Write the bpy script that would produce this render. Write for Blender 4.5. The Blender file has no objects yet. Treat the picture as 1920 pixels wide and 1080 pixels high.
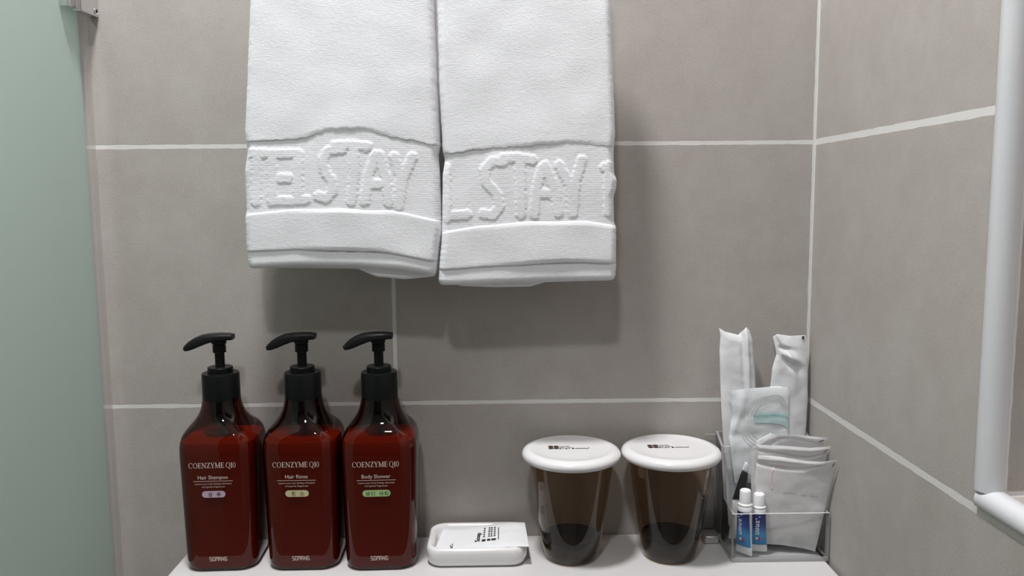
import bpy, math, random
import mathutils
from mathutils import Vector, noise
random.seed(4)
scn = bpy.context.scene
COL = scn.collection

# ------------------------------------------------------------------ camera
CAM = Vector((-.3616, -.9282, 1.2527)); FPX = 1507.93
PIT, YAW, ROL = .1112, .0138, -.0082
fw = Vector((math.sin(YAW)*math.cos(PIT), math.cos(YAW)*math.cos(PIT), -math.sin(PIT)))
r0 = Vector((math.cos(YAW), -math.sin(YAW), 0)); u0 = r0.cross(fw)
rt = math.cos(ROL)*r0 + math.sin(ROL)*u0; up = -math.sin(ROL)*r0 + math.cos(ROL)*u0
cd = bpy.data.cameras.new('camera'); cam = bpy.data.objects.new('camera', cd); COL.objects.link(cam)
cam.matrix_world = mathutils.Matrix(((rt.x, up.x, -fw.x, CAM.x), (rt.y, up.y, -fw.y, CAM.y), (rt.z, up.z, -fw.z, CAM.z), (0, 0, 0, 1)))
cd.sensor_width = 36; cd.lens = 36*FPX/1920; cd.clip_start = .01
scn.camera = cam
# ------------------------------------------------------------------ world, light, exposure
w = bpy.data.worlds.new('world'); scn.world = w; w.use_nodes = True
w.node_tree.nodes['Background'].inputs[0].default_value = (.9, .95, 1, 1)
w.node_tree.nodes['Background'].inputs[1].default_value = .05
scn.view_settings.view_transform = 'Standard'; scn.view_settings.look = 'None'
scn.view_settings.gamma = 1; scn.view_settings.use_curve_mapping = False
scn.view_settings.exposure = -0.06
def lamp(name, loc, size, power, col=(1, 1, 1), rot=(0, 0, 0), spread=180):
    l = bpy.data.lights.new(name, 'AREA'); l.shape = 'DISK'; l.size = size; l.energy = power; l.color = col
    l.spread = math.radians(spread)
    o = bpy.data.objects.new(name, l); o.location = loc; o.rotation_euler = rot; COL.objects.link(o); return o
lamp('ceiling_downlight', (-.57, -.40, 2.58), .18, 28, (1, .985, .985))
lamp('ceiling_downlight', (-.52, -1.35, 2.58), .14, 12, (.98, .985, 1))
lamp('shower_fill', (-1.60, -.35, 2.58), .14, 25, (.98, .99, 1))  # added fill lamp, unseen, brightening the frosted glass and the left side

# ------------------------------------------------------------------ helpers
def ray(px, py): return (px-960)/FPX*rt - (py-540)/FPX*up + fw
def at(px, py, y): d = ray(px, py); return CAM + d*((y-CAM.y)/d.y)          # the point of a vertical plane parallel to the wall
def atz(px, py, z): d = ray(px, py); return CAM + d*((z-CAM.z)/d.z)
def sm(a, b, x):
    t = max(0, min(1, (x-a)/(b-a))); return t*t*(3-2*t)
def lerpl(pts, t):                                                           # piecewise linear, pts = [(t, value)]
    if t <= pts[0][0]: return pts[0][1]
    for (a, va), (b, vb) in zip(pts, pts[1:]):
        if t <= b: k = (t-a)/(b-a); return va+(vb-va)*k
    return pts[-1][1]
def smooth_l(pts, t):
    if t <= pts[0][0]: return pts[0][1]
    for (a, va), (b, vb) in zip(pts, pts[1:]):
        if t <= b: k = sm(0, 1, (t-a)/(b-a)); k = .5*k+.5*(t-a)/(b-a); return va+(vb-va)*k
    return pts[-1][1]
class MB:
    def __init__(s): s.v = []; s.f = []; s.mi = []
    def add(s, vs, fs, mi=0):
        n = len(s.v); s.v += [tuple(v) for v in vs]; s.f += [tuple(n+i for i in f) for f in fs]; s.mi += [mi]*len(fs)
    def box(s, x0, x1, y0, y1, z0, z1, mi=0):
        s.add([(x0,y0,z0),(x1,y0,z0),(x1,y1,z0),(x0,y1,z0),(x0,y0,z1),(x1,y0,z1),(x1,y1,z1),(x0,y1,z1)],
              [(0,3,2,1),(4,5,6,7),(0,1,5,4),(1,2,6,5),(2,3,7,6),(3,0,4,7)], mi)
    def loft(s, rings, cap0=True, cap1=True, closed=True):
        n = len(rings[0]); vs = [p for r in rings for p in r]; fs = []
        for i in range(len(rings)-1):
            for j in range(n if closed else n-1):
                k = (j+1) % n; fs.append((i*n+j, i*n+k, (i+1)*n+k, (i+1)*n+j))
        if cap0: fs.append(tuple(range(n))[::-1])
        if cap1: fs.append(tuple((len(rings)-1)*n+j for j in range(n)))
        s.add(vs, fs)
    def lathe(s, prof, c=(0, 0), n=64):                                      # prof = [(r, z)]
        s.loft([[(c[0]+r*math.cos(2*math.pi*j/n), c[1]+r*math.sin(2*math.pi*j/n), z) for j in range(n)] for r, z in prof])
    def build(s, name, mat, parent=None, smooth=None, bevel=0, seg=3):
        me = bpy.data.meshes.new(name); me.from_pydata(s.v, [], s.f); 
        for m in (mat if isinstance(mat, (list, tuple)) else [mat]): me.materials.append(m)
        me.polygons.foreach_set('material_index', s.mi)
        if smooth is not None:
            me.polygons.foreach_set('use_smooth', [True]*len(me.polygons)); me.set_sharp_from_angle(angle=math.radians(smooth))
        me.update()
        o = bpy.data.objects.new(name, me); COL.objects.link(o)
        if parent: o.parent = parent; 
        if parent: o.matrix_parent_inverse = mathutils.Matrix.Translation(parent_loc(parent)).inverted() if parent.parent is None else mathutils.Matrix.Identity(4)
        if bevel:
            b = o.modifiers.new('bevel', 'BEVEL'); b.width = bevel; b.segments = seg; b.limit_method = 'ANGLE'
            me.polygons.foreach_set('use_smooth', [True]*len(me.polygons)); me.set_sharp_from_angle(angle=math.radians(40))
        return o
def parent_loc(p): return p.location
def thing(name, label, cat, loc, group=None):
    o = bpy.data.objects.new(name, None); o.empty_display_size = .02; COL.objects.link(o); o.location = loc
    o['label'] = label; o['category'] = cat
    if group: o['group'] = group
    return o
def tag(o, label, cat, group=None):
    o['label'] = label; o['category'] = cat
    if group: o['group'] = group
    return o
def struct(o): o['kind'] = 'structure'; return o
def rrect(cx, cy, hw, hd, r, z, n=7):
    r = min(r, hw*.999, hd*.999); out = []
    for q, (sx, sy) in enumerate(((1, 1), (-1, 1), (-1, -1), (1, -1))):
        for k in range(n):
            a = math.pi/2*(q+k/(n-1)); out.append((cx+sx*(hw-r)+r*math.cos(a), cy+sy*(hd-r)+r*math.sin(a), z))
    return out

# ------------------------------------------------------------------ materials
def newmat(name):
    m = bpy.data.materials.new(name); m.use_nodes = True; nt = m.node_tree; nt.nodes.clear()
    out = nt.nodes.new('ShaderNodeOutputMaterial'); return m, nt, out
def N(nt, t, **kw):
    n = nt.nodes.new(t)
    for k, v in kw.items(): setattr(n, k, v)
    return n
def setin(n, **kw):
    for k, v in kw.items(): n.inputs[k.replace('_', ' ')].default_value = v
def principled(name, col, rough=.5, metal=0, coat=0, spec=.5, bump=None, sss=0, var=None, ior=1.5):
    m, nt, out = newmat(name); b = N(nt, 'ShaderNodeBsdfPrincipled'); nt.links.new(b.outputs[0], out.inputs[0])
    b.inputs['Base Color'].default_value = (*col, 1); b.inputs['Roughness'].default_value = rough
    b.inputs['Metallic'].default_value = metal; b.inputs['Coat Weight'].default_value = coat
    b.inputs['Specular IOR Level'].default_value = spec; b.inputs['IOR'].default_value = ior
    if coat: b.inputs['Coat Roughness'].default_value = .04
    g = N(nt, 'ShaderNodeNewGeometry')
    if var:                                                                   # (scale, amount)
        nz = N(nt, 'ShaderNodeTexNoise'); nz.inputs['Scale'].default_value = var[0]; nz.inputs['Detail'].default_value = 4
        nt.links.new(g.outputs['Position'], nz.inputs['Vector'])
        mx = N(nt, 'ShaderNodeMix', data_type='RGBA'); nt.links.new(nz.outputs['Fac'], mx.inputs[0])
        mx.inputs[6].default_value = (*[c*(1-var[1]) for c in col], 1); mx.inputs[7].default_value = (*[min(1, c*(1+var[1])) for c in col], 1)
        nt.links.new(mx.outputs[2], b.inputs['Base Color'])
    if bump:                                                                  # (scale, strength, distance)
        nz = N(nt, 'ShaderNodeTexNoise'); nz.inputs['Scale'].default_value = bump[0]; nz.inputs['Detail'].default_value = 5
        nt.links.new(g.outputs['Position'], nz.inputs['Vector'])
        bp = N(nt, 'ShaderNodeBump'); bp.inputs['Strength'].default_value = bump[1]; bp.inputs['Distance'].default_value = bump[2]
        nt.links.new(nz.outputs['Fac'], bp.inputs['Height']); nt.links.new(bp.outputs[0], b.inputs['Normal'])
    return m
def clearmat(name, tint, gloss=1.0, rough=.02, ior=1.45, haze=0, hazecol=(.8, .8, .8)):     # thin clear plastic: tinted see-through plus Fresnel gloss
    m, nt, out = newmat(name)
    t = N(nt, 'ShaderNodeBsdfTransparent'); t.inputs[0].default_value = (*tint, 1)
    gl = N(nt, 'ShaderNodeBsdfGlossy'); gl.inputs['Roughness'].default_value = rough; gl.inputs['Color'].default_value = (gloss, gloss, gloss, 1)
    fr = N(nt, 'ShaderNodeFresnel'); fr.inputs['IOR'].default_value = ior
    base = t.outputs[0]
    geo = N(nt, 'ShaderNodeNewGeometry'); inv = N(nt, 'ShaderNodeMath', operation='SUBTRACT'); inv.inputs[0].default_value = 1; nt.links.new(geo.outputs['Backfacing'], inv.inputs[1])
    frm = N(nt, 'ShaderNodeMath', operation='MULTIPLY'); nt.links.new(fr.outputs[0], frm.inputs[0]); nt.links.new(inv.outputs[0], frm.inputs[1])
    if haze:
        d = N(nt, 'ShaderNodeBsdfDiffuse'); d.inputs[0].default_value = (*hazecol, 1)
        mh = N(nt, 'ShaderNodeMixShader'); mh.inputs[0].default_value = haze
        nt.links.new(base, mh.inputs[1]); nt.links.new(d.outputs[0], mh.inputs[2]); base = mh.outputs[0]
    mx = N(nt, 'ShaderNodeMixShader'); nt.links.new(frm.outputs[0], mx.inputs[0]); nt.links.new(base, mx.inputs[1]); nt.links.new(gl.outputs[0], mx.inputs[2])
    nt.links.new(mx.outputs[0], out.inputs[0]); return m
def papermat(name, col, trans=.3, rough=.6, see=0.0):
    m, nt, out = newmat(name)
    b = N(nt, 'ShaderNodeBsdfPrincipled'); b.inputs['Base Color'].default_value = (*col, 1); b.inputs['Roughness'].default_value = rough
    b.inputs['Specular IOR Level'].default_value = .3
    t = N(nt, 'ShaderNodeBsdfTranslucent'); t.inputs[0].default_value = (*col, 1)
    g = N(nt, 'ShaderNodeNewGeometry'); nz = N(nt, 'ShaderNodeTexNoise'); nz.inputs['Scale'].default_value = 260; nz.inputs['Detail'].default_value = 3
    nt.links.new(g.outputs['Position'], nz.inputs['Vector'])
    bp = N(nt, 'ShaderNodeBump'); bp.inputs['Strength'].default_value = .25; bp.inputs['Distance'].default_value = .001
    nt.links.new(nz.outputs['Fac'], bp.inputs['Height']); nt.links.new(bp.outputs[0], b.inputs['Normal'])
    mx = N(nt, 'ShaderNodeMixShader'); mx.inputs[0].default_value = trans
    nt.links.new(b.outputs[0], mx.inputs[1]); nt.links.new(t.outputs[0], mx.inputs[2]); res = mx.outputs[0]
    if see:
        tr = N(nt, 'ShaderNodeBsdfTransparent'); m2 = N(nt, 'ShaderNodeMixShader'); m2.inputs[0].default_value = see
        nt.links.new(res, m2.inputs[1]); nt.links.new(tr.outputs[0], m2.inputs[2]); res = m2.outputs[0]
    nt.links.new(res, out.inputs[0]); return m

def tilemat(name, joints):
    """stone tile with pale joints. joints = [(axis, offset, half_period, half_width)], half_period 0 = a single joint"""
    m, nt, out = newmat(name); L = nt.links.new
    g = N(nt, 'ShaderNodeNewGeometry'); sp = N(nt, 'ShaderNodeSeparateXYZ'); L(g.outputs['Position'], sp.inputs[0])
    wob = N(nt, 'ShaderNodeTexNoise'); setin(wob, Scale=45.0, Detail=3.0); L(g.outputs['Position'], wob.inputs['Vector'])
    wm = N(nt, 'ShaderNodeMath', operation='MULTIPLY_ADD'); L(wob.outputs['Fac'], wm.inputs[0]); wm.inputs[1].default_value = .0024; wm.inputs[2].default_value = -.0012
    mask = None
    for ax, off, hp, hw in joints:
        s = N(nt, 'ShaderNodeMath', operation='SUBTRACT'); L(sp.outputs[ax], s.inputs[0]); s.inputs[1].default_value = off
        if hp:
            p = N(nt, 'ShaderNodeMath', operation='PINGPONG'); L(s.outputs[0], p.inputs[0]); p.inputs[1].default_value = hp
        else:
            p = N(nt, 'ShaderNodeMath', operation='ABSOLUTE'); L(s.outputs[0], p.inputs[0])
        a = N(nt, 'ShaderNodeMath', operation='ADD'); L(p.outputs[0], a.inputs[0]); L(wm.outputs[0], a.inputs[1])
        mr = N(nt, 'ShaderNodeMapRange', interpolation_type='SMOOTHSTEP'); L(a.outputs[0], mr.inputs[0])
        mr.inputs[1].default_value = hw-.0004; mr.inputs[2].default_value = hw+.0004; mr.inputs[3].default_value = 1; mr.inputs[4].default_value = 0
        if mask is None: mask = mr.outputs[0]
        else:
            mx = N(nt, 'ShaderNodeMath', operation='MAXIMUM'); L(mask, mx.inputs[0]); L(mr.outputs[0], mx.inputs[1]); mask = mx.outputs[0]
    n1 = N(nt, 'ShaderNodeTexNoise'); setin(n1, Scale=16.0, Detail=6.0, Roughness=.6); L(g.outputs['Position'], n1.inputs['Vector'])
    n2 = N(nt, 'ShaderNodeTexNoise'); setin(n2, Scale=420.0, Detail=3.0); L(g.outputs['Position'], n2.inputs['Vector'])
    mp = N(nt, 'ShaderNodeVectorMath', operation='MULTIPLY'); L(g.outputs['Position'], mp.inputs[0]); mp.inputs[1].default_value = (60, 60, 60)
    n3 = N(nt, 'ShaderNodeTexNoise'); setin(n3, Scale=1.0, Detail=2.0); L(mp.outputs[0], n3.inputs['Vector'])
    cr = N(nt, 'ShaderNodeValToRGB'); L(n1.outputs['Fac'], cr.inputs[0])
    cr.color_ramp.elements[0].position = .3; cr.color_ramp.elements[0].color = (.372, .341, .316, 1)
    cr.color_ramp.elements[1].position = .7; cr.color_ramp.elements[1].color = (.420, .392, .370, 1)
    sc = N(nt, 'ShaderNodeMath', operation='MULTIPLY_ADD'); L(n2.outputs['Fac'], sc.inputs[0]); sc.inputs[1].default_value = .26; sc.inputs[2].default_value = .87
    sc3 = N(nt, 'ShaderNodeMath', operation='MULTIPLY_ADD'); L(n3.outputs['Fac'], sc3.inputs[0]); sc3.inputs[1].default_value = .1; sc3.inputs[2].default_value = .95
    scm = N(nt, 'ShaderNodeMath', operation='MULTIPLY'); L(sc.outputs[0], scm.inputs[0]); L(sc3.outputs[0], scm.inputs[1])
    vm = N(nt, 'ShaderNodeVectorMath', operation='SCALE'); L(cr.outputs[0], vm.inputs[0]); L(scm.outputs[0], vm.inputs['Scale'])
    mix = N(nt, 'ShaderNodeMix', data_type='RGBA'); L(mask, mix.inputs[0]); L(vm.outputs[0], mix.inputs[6]); mix.inputs[7].default_value = (.66, .65, .63, 1)
    b = N(nt, 'ShaderNodeBsdfPrincipled'); L(mix.outputs[2], b.inputs['Base Color']); b.inputs['Roughness'].default_value = .5
    b.inputs['Specular IOR Level'].default_value = .35
    hm = N(nt, 'ShaderNodeMath', operation='MULTIPLY_ADD'); L(mask, hm.inputs[0]); hm.inputs[1].default_value = -1; L(n2.outputs['Fac'], hm.inputs[2])
    bp = N(nt, 'ShaderNodeBump'); bp.inputs['Strength'].default_value = .35; bp.inputs['Distance'].default_value = .00032
    L(hm.outputs[0], bp.inputs['Height']); L(bp.outputs[0], b.inputs['Normal']); L(b.outputs[0], out.inputs[0]); return m

ZL = 1.014                                                                    # height of the lower joint
M_BACK = tilemat('stone_tile_back', [('Z', ZL, .15, .0023), ('X', -.486, .3, .0023), ('X', 0, 0, .0032)])
M_RIGHT = tilemat('stone_tile_right', [('Z', ZL, .15, .0034), ('Y', 0, 0, .0016)])
M_NICHE = tilemat('stone_tile_recess', [('X', .0125, 0, .0028), ('Z', 1.028, 0, .0035)])
M_SILL = tilemat('stone_tile_sill', [('X', .0125, 0, .0022), ('Y', -.352, 0, .0035)])
M_PLAIN = tilemat('stone_tile_plain', [('Z', ZL, .15, .0023)])
M_FLOOR = principled('floor_tile', (.22, .205, .19), .5, var=(8, .1))
M_CEIL = principled('ceiling_paint', (.85, .85, .84), .8)
M_TRIM = principled('white_pvc_trim', (.60, .61, .635), .35, var=(30, .03))
M_SHELF = principled('white_stone_top', (.55, .54, .54), .35, var=(60, .03))
M_CHROME = principled('chrome', (.75, .75, .77), .14, metal=1)
M_CHROMED = principled('dark_screw', (.08, .08, .08), .3, metal=1)

def glassmat():
    m, nt, out = newmat('frosted_green_glass')
    d = N(nt, 'ShaderNodeBsdfDiffuse'); d.inputs[0].default_value = (.50, .59, .555, 1)
    t = N(nt, 'ShaderNodeBsdfTranslucent'); t.inputs[0].default_value = (.70, .79, .75, 1)
    gl = N(nt, 'ShaderNodeBsdfGlossy'); gl.inputs['Roughness'].default_value = .45
    g = N(nt, 'ShaderNodeNewGeometry'); nz = N(nt, 'ShaderNodeTexNoise'); nz.inputs['Scale'].default_value = 900
    nt.links.new(g.outputs['Position'], nz.inputs['Vector'])
    bp = N(nt, 'ShaderNodeBump'); bp.inputs['Strength'].default_value = .15; bp.inputs['Distance'].default_value = .0005
    nt.links.new(nz.outputs['Fac'], bp.inputs['Height'])
    for s in (d, t, gl): nt.links.new(bp.outputs[0], s.inputs['Normal'])
    a = N(nt, 'ShaderNodeMixShader'); a.inputs[0].default_value = .45; nt.links.new(d.outputs[0], a.inputs[1]); nt.links.new(t.outputs[0], a.inputs[2])
    b = N(nt, 'ShaderNodeMixShader'); b.inputs[0].default_value = .04; nt.links.new(a.outputs[0], b.inputs[1]); nt.links.new(gl.outputs[0], b.inputs[2])
    nt.links.new(b.outputs[0], out.inputs[0]); return m
M_GLASS = glassmat()
M_SEAL_LIT = clearmat('lit_strip_haze', (.92, .91, .9), haze=.17, hazecol=(.84, .83, .83), rough=.3)  # pale haze puts the brighter-lit strip of wall into the colour

def towelmat(name, weave):
    m, nt, out = newmat(name); L = nt.links.new
    b = N(nt, 'ShaderNodeBsdfPrincipled'); b.inputs['Base Color'].default_value = (.78, .79, .825, 1); b.inputs['Roughness'].default_value = .95
    b.inputs['Specular IOR Level'].default_value = .1; b.inputs['Sheen Weight'].default_value = .25
    g = N(nt, 'ShaderNodeNewGeometry')
    mp = N(nt, 'ShaderNodeVectorMath', operation='MULTIPLY'); L(g.outputs['Position'], mp.inputs[0]); mp.inputs[1].default_value = (.38, 1, 1.0) if not weave else (.5, 1, 1.8)
    nz = N(nt, 'ShaderNodeTexNoise'); setin(nz, Scale=900.0 if not weave else 700.0, Detail=4.0, Roughness=.65); L(mp.outputs[0], nz.inputs['Vector'])
    h = nz.outputs['Fac']
    if weave:
        wv = N(nt, 'ShaderNodeTexWave', bands_direction='Z'); setin(wv, Scale=170.0, Distortion=1.2, Detail=1.0); wv.inputs['Detail Scale'].default_value = 2; L(g.outputs['Position'], wv.inputs['Vector'])
        ad = N(nt, 'ShaderNodeMath', operation='MULTIPLY_ADD'); L(wv.outputs['Fac'], ad.inputs[0]); ad.inputs[1].default_value = .35; L(h, ad.inputs[2]); h = ad.outputs[0]
    bp = N(nt, 'ShaderNodeBump'); bp.inputs['Strength'].default_value = .27 if not weave else .25; bp.inputs['Distance'].default_value = .0016 if not weave else .0008
    L(h, bp.inputs['Height']); L(bp.outputs[0], b.inputs['Normal']); L(b.outputs[0], out.inputs[0]); return m
M_TERRY = towelmat('white_terry', False); M_BAND = towelmat('white_woven_band', True)

M_AMBER = clearmat('amber_plastic', (.27, .095, .055), rough=.03, ior=1.4)
M_LIQ = principled('pearl_liquid', (.95, .33, .09), .5, var=(14, .12))
M_BLACK = principled('black_plastic', (.006, .0065, .0068), .3, spec=.12)
M_BLACKM = principled('black_plastic_satin', (.010, .0105, .011), .38, spec=.18)
M_PRINT = principled('pinkish_print', (.62, .5, .45), .5)
M_LILAC = principled('lilac_print', (.50, .36, .47), .5)
M_CREAM = principled('cream_print', (.55, .50, .30), .5)
M_GREEN = principled('green_print', (.36, .52, .22), .5)
M_INK = principled('dark_ink', (.012, .014, .014), .5)
M_INKB = principled('brown_ink', (.05, .028, .018), .5)
M_TEAR = principled('dark_grey_print', (.16, .15, .15), .6)
M_GREYI = principled('grey_ink', (.42, .42, .42), .6)
M_CERAM = principled('white_ceramic', (.72, .71, .715), .18, coat=.6)
M_LID = principled('white_lid_plastic', (.70, .69, .705), .22, coat=.3)
M_CUP = clearmat('smoky_brown_plastic', (.74, .63, .52), rough=.03, ior=1.45)
M_CUPB = clearmat('smoky_brown_thick_base', (.16, .13, .11), rough=.05, ior=1.45)
M_ACR = clearmat('clear_acrylic', (.95, .955, .955), rough=.03, ior=1.49)
M_ACRE = clearmat('acrylic_edge_painted_dark', (.45, .45, .45), rough=.15, ior=1.6, haze=.42, hazecol=(.6, .6, .6))  # grey put into the edge faces in place of refracted shade
M_ACRB = clearmat('acrylic_edge_painted_glint', (.7, .7, .7), rough=.15, ior=1.6, haze=.55, hazecol=(.9, .9, .9))  # pale haze paints the light caught along a top edge
M_PAPER = papermat('white_paper_wrap', (.84, .85, .87), .25)
M_SACH = papermat('thin_white_film', (.86, .85, .86), .3, see=.12)
M_TEAL = papermat('white_film_square', (.84, .87, .89), .25)
M_TEALP = principled('teal_print', (.50, .68, .70), .6)
M_TEALD = principled('dark_teal_print', (.16, .33, .34), .6)
M_PINK = principled('pale_pink_print', (.74, .60, .63), .7)
M_TUBEW = principled('white_tube_plastic', (.80, .81, .83), .35)
M_WHITEP = principled('white_print', (.85, .85, .85), .5)
def tubelabel():
    m, nt, out = newmat('blue_tube_label'); b = N(nt, 'ShaderNodeBsdfPrincipled'); b.inputs['Roughness'].default_value = .35
    tc = N(nt, 'ShaderNodeTexCoord'); sp = N(nt, 'ShaderNodeSeparateXYZ'); nt.links.new(tc.outputs['Generated'], sp.inputs[0])
    cr = N(nt, 'ShaderNodeValToRGB'); nt.links.new(sp.outputs['Z'], cr.inputs[0]); e = cr.color_ramp.elements
    e[0].position = 0; e[0].color = (.03, .22, .50, 1); e[1].position = .9; e[1].color = (.012, .018, .13, 1)
    k = e.new(.35); k.color = (.05, .30, .62, 1); k = e.new(.62); k.color = (.02, .07, .30, 1)
    nt.links.new(cr.outputs[0], b.inputs['Base Color']); nt.links.new(b.outputs[0], out.inputs[0]); return m
M_TUBEB = tubelabel(); M_RED = principled('red_print', (.25, .06, .12), .5)

# ------------------------------------------------------------------ flat lettering
def text2d(s, bold=0.0):
    """outline triangles of the built-in typeface, scaled so that capitals are about one unit high; returns verts, faces, width"""
    cu = bpy.data.curves.new('text', 'FONT'); cu.body = s; cu.size = 1.4; cu.offset = bold; cu.resolution_u = 3
    o = bpy.data.objects.new('text', cu); COL.objects.link(o); bpy.context.view_layer.update()
    me = bpy.data.meshes.new_from_object(o.evaluated_get(bpy.context.evaluated_depsgraph_get()))
    vs = [(v.co.x, v.co.y) for v in me.vertices]; fs = [tuple(p.vertices) for p in me.polygons]
    bpy.data.objects.remove(o); bpy.data.curves.remove(cu); bpy.data.meshes.remove(me)
    if not vs: return [], [], 1, 0
    x0 = min(v[0] for v in vs); x1 = max(v[0] for v in vs)
    return [(x-x0, y) for x, y in vs], fs, x1-x0, min(v[1] for v in vs)
def stroke2d(lines, hw):
    vs, fs = [], []
    for ln in lines:
        for (ax, ay), (bx, by) in zip(ln, ln[1:]):
            l = math.hypot(bx-ax, by-ay) or 1; dx, dy = (bx-ax)/l, (by-ay)/l; ex, ey = dx*hw*.6, dy*hw*.6; nx, ny = -dy*hw, dx*hw
            n = len(vs); vs += [(ax-ex+nx, ay-ey+ny), (ax-ex-nx, ay-ey-ny), (bx+ex-nx, by+ey-ny), (bx+ex+nx, by+ey+ny)]; fs.append((n, n+1, n+2, n+3))
    return vs, fs
def serif(s):
    """capitals with thick and thin strokes and serifs; one unit high"""
    vs, fs = [], []; x = 0; TK, TN = .085, .035
    def q(ax, ay, bx, by, hw):                                               # a sloping stroke cut level at both ends
        n = len(vs); vs.extend([(x+ax-hw, ay), (x+ax+hw, ay), (x+bx+hw, by), (x+bx-hw, by)]); fs.append((n, n+1, n+2, n+3))
    def h(ax, bx, y, hh=.03):
        n = len(vs); vs.extend([(x+ax, y-hh), (x+bx, y-hh), (x+bx, y+hh), (x+ax, y+hh)]); fs.append((n, n+1, n+2, n+3))
    def ring(cx, rx, ry, a0, a1, t=.13):
        k = 28; n = len(vs)
        for i in range(k+1):
            a = math.radians(a0+(a1-a0)*i/k); c, d = math.cos(a), math.sin(a)
            vs.append((x+cx+rx*c, .5+ry*d)); vs.append((x+cx+(rx-t)*c, .5+(ry-.05)*d))
        for i in range(k): fs.append((n+2*i, n+2*i+1, n+2*i+3, n+2*i+2))
    for ch in s:
        if ch == 'O': ring(.45, .42, .52, 0, 360); x += .97
        elif ch == 'C': ring(.43, .42, .52, 42, 318); q(.74, .66, .74, .98, .03); x += .86
        elif ch == 'Q':
            ring(.45, .42, .52, 0, 360); q(.45, .02, .8, -.22, .09); h(.7, .95, -.22, .03); x += .98
        elif ch == '0': ring(.28, .26, .51, 0, 360, .1); x += .6
        elif ch == '1': q(.18, 0, .18, 1, TK); h(.02, .34, .02); h(.04, .2, .93, .04); x += .42
        elif ch == 'E':
            q(.17, 0, .17, 1, TK); h(.03, .62, .97); h(.03, .64, .03); h(.17, .5, .51); q(.6, .78, .6, 1, .025); q(.62, 0, .62, .25, .025); q(.5, .4, .5, .62, .02); x += .74
        elif ch == 'N':
            q(.14, 0, .14, 1, TN); q(.76, 0, .76, 1, TN); q(.14, 1, .76, 0, TK); h(0, .28, .02); h(0, .2, .98); h(.62, .9, .98); x += .97
        elif ch == 'Z': h(.06, .68, .97); h(.03, .7, .03); q(.58, .97, .14, .03, TK); q(.08, .76, .08, 1, .025); q(.69, 0, .69, .25, .025); x += .78
        elif ch == 'Y': q(.4, 0, .4, .45, TK); q(.4, .42, .12, 1, TK); q(.4, .42, .7, 1, TN); h(.24, .56, .02); h(-.02, .26, .98); h(.56, .82, .98); x += .84
        elif ch == 'M':
            q(.14, 0, .14, 1, TN); q(.9, 0, .9, 1, TK); q(.16, 1, .5, .05, TK*.9); q(.5, .05, .88, 1, TN); h(0, .28, .02); h(.76, 1.04, .02); h(0, .2, .98); h(.86, 1.04, .98); x += 1.12
        elif ch == ' ': x += .22
    return vs, fs, x
HAN = {  # stroke letters of the small pills, unit box
 '샴': [[(.32,.95),(.1,.52)],[(.3,.82),(.5,.52)],[(.72,1),(.72,.45)],[(.72,.83),(.9,.83)],[(.72,.66),(.9,.66)],[(.25,.36),(.75,.36),(.75,.02),(.25,.02),(.25,.36)]],
 '푸': [[(.15,.92),(.85,.92)],[(.36,.92),(.36,.58)],[(.64,.92),(.64,.58)],[(.12,.58),(.88,.58)],[(.0,.38),(1,.38)],[(.5,.38),(.5,0)]],
 '린': [[(.1,.95),(.5,.95),(.5,.74),(.1,.74),(.1,.5),(.55,.5)],[(.8,1),(.8,.32)],[(.25,.3),(.25,.03),(.82,.03)]],
 '스': [[(.5,.95),(.12,.45)],[(.5,.8),(.88,.45)],[(0,.15),(1,.15)]],
 '바': [[(.1,.9),(.1,.15)],[(.5,.9),(.5,.15)],[(.1,.55),(.5,.55)],[(.1,.15),(.5,.15)],[(.75,1),(.75,0)],[(.75,.5),(.95,.5)]],
 '디': [[(.55,.85),(.1,.85),(.1,.2),(.58,.2)],[(.85,1),(.85,0)]],
 '샤': [[(.3,.9),(.05,.2)],[(.25,.6),(.5,.2)],[(.72,1),(.72,0)],[(.72,.65),(.93,.65)],[(.72,.4),(.93,.4)]],
 '워': [[(.3,.95),(.12,.83),(.12,.68),(.3,.58),(.48,.68),(.48,.83),(.3,.95)],[(.03,.4),(.58,.4)],[(.3,.4),(.3,.05)],[(.6,.2),(.85,.2)],[(.86,1),(.86,0)]]}
SOM = {'S': [[(.6,1),(0,1),(0,.5),(.6,.5),(.6,0),(0,0)]], 'O': [[(0,0),(0,1),(.6,1),(.6,0),(0,0)]], 'M': [[(0,0),(0,1),(.7,1),(.7,0)],[(.35,1),(.35,.45)]],
       'A': [[(0,0),(0,1),(.5,1),(.6,.5),(0,.5)],[(.6,.5),(.6,0)]], 'N': [[(0,0),(0,1),(.6,0),(.6,1)]], 'G': [[(.6,1),(0,1),(0,0),(.6,0),(.6,.5),(.3,.5)]]}
def glyphs(tab, s, adv, hw):
    vs, fs = [], []; x = 0
    for ch in s:
        if ch == ' ': x += adv*.6; continue
        v, f = stroke2d([[(x+a, b) for a, b in ln] for ln in tab[ch]], hw); n = len(vs); vs += v; fs += [tuple(n+i for i in q) for q in f]
        x += adv
    return vs, fs, x-adv+.6
def put(mb, glyph, fn, cx, z, height, width=None, mi=0, rot=0):
    """map flat lettering (verts, faces, width) through fn(x, z) -> point"""
    vs, fs, w = glyph[:3]; sx = height if width is None else width/w
    out = []
    for a, b in vs:
        a = (a-w/2)*sx; b = b*height
        if rot: a, b = (-b*math.sin(rot)+a*math.cos(rot), a*math.sin(rot)+b*math.cos(rot))
        out.append(fn(cx+a, z+b))
    mb.add(out, fs, mi)

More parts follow.
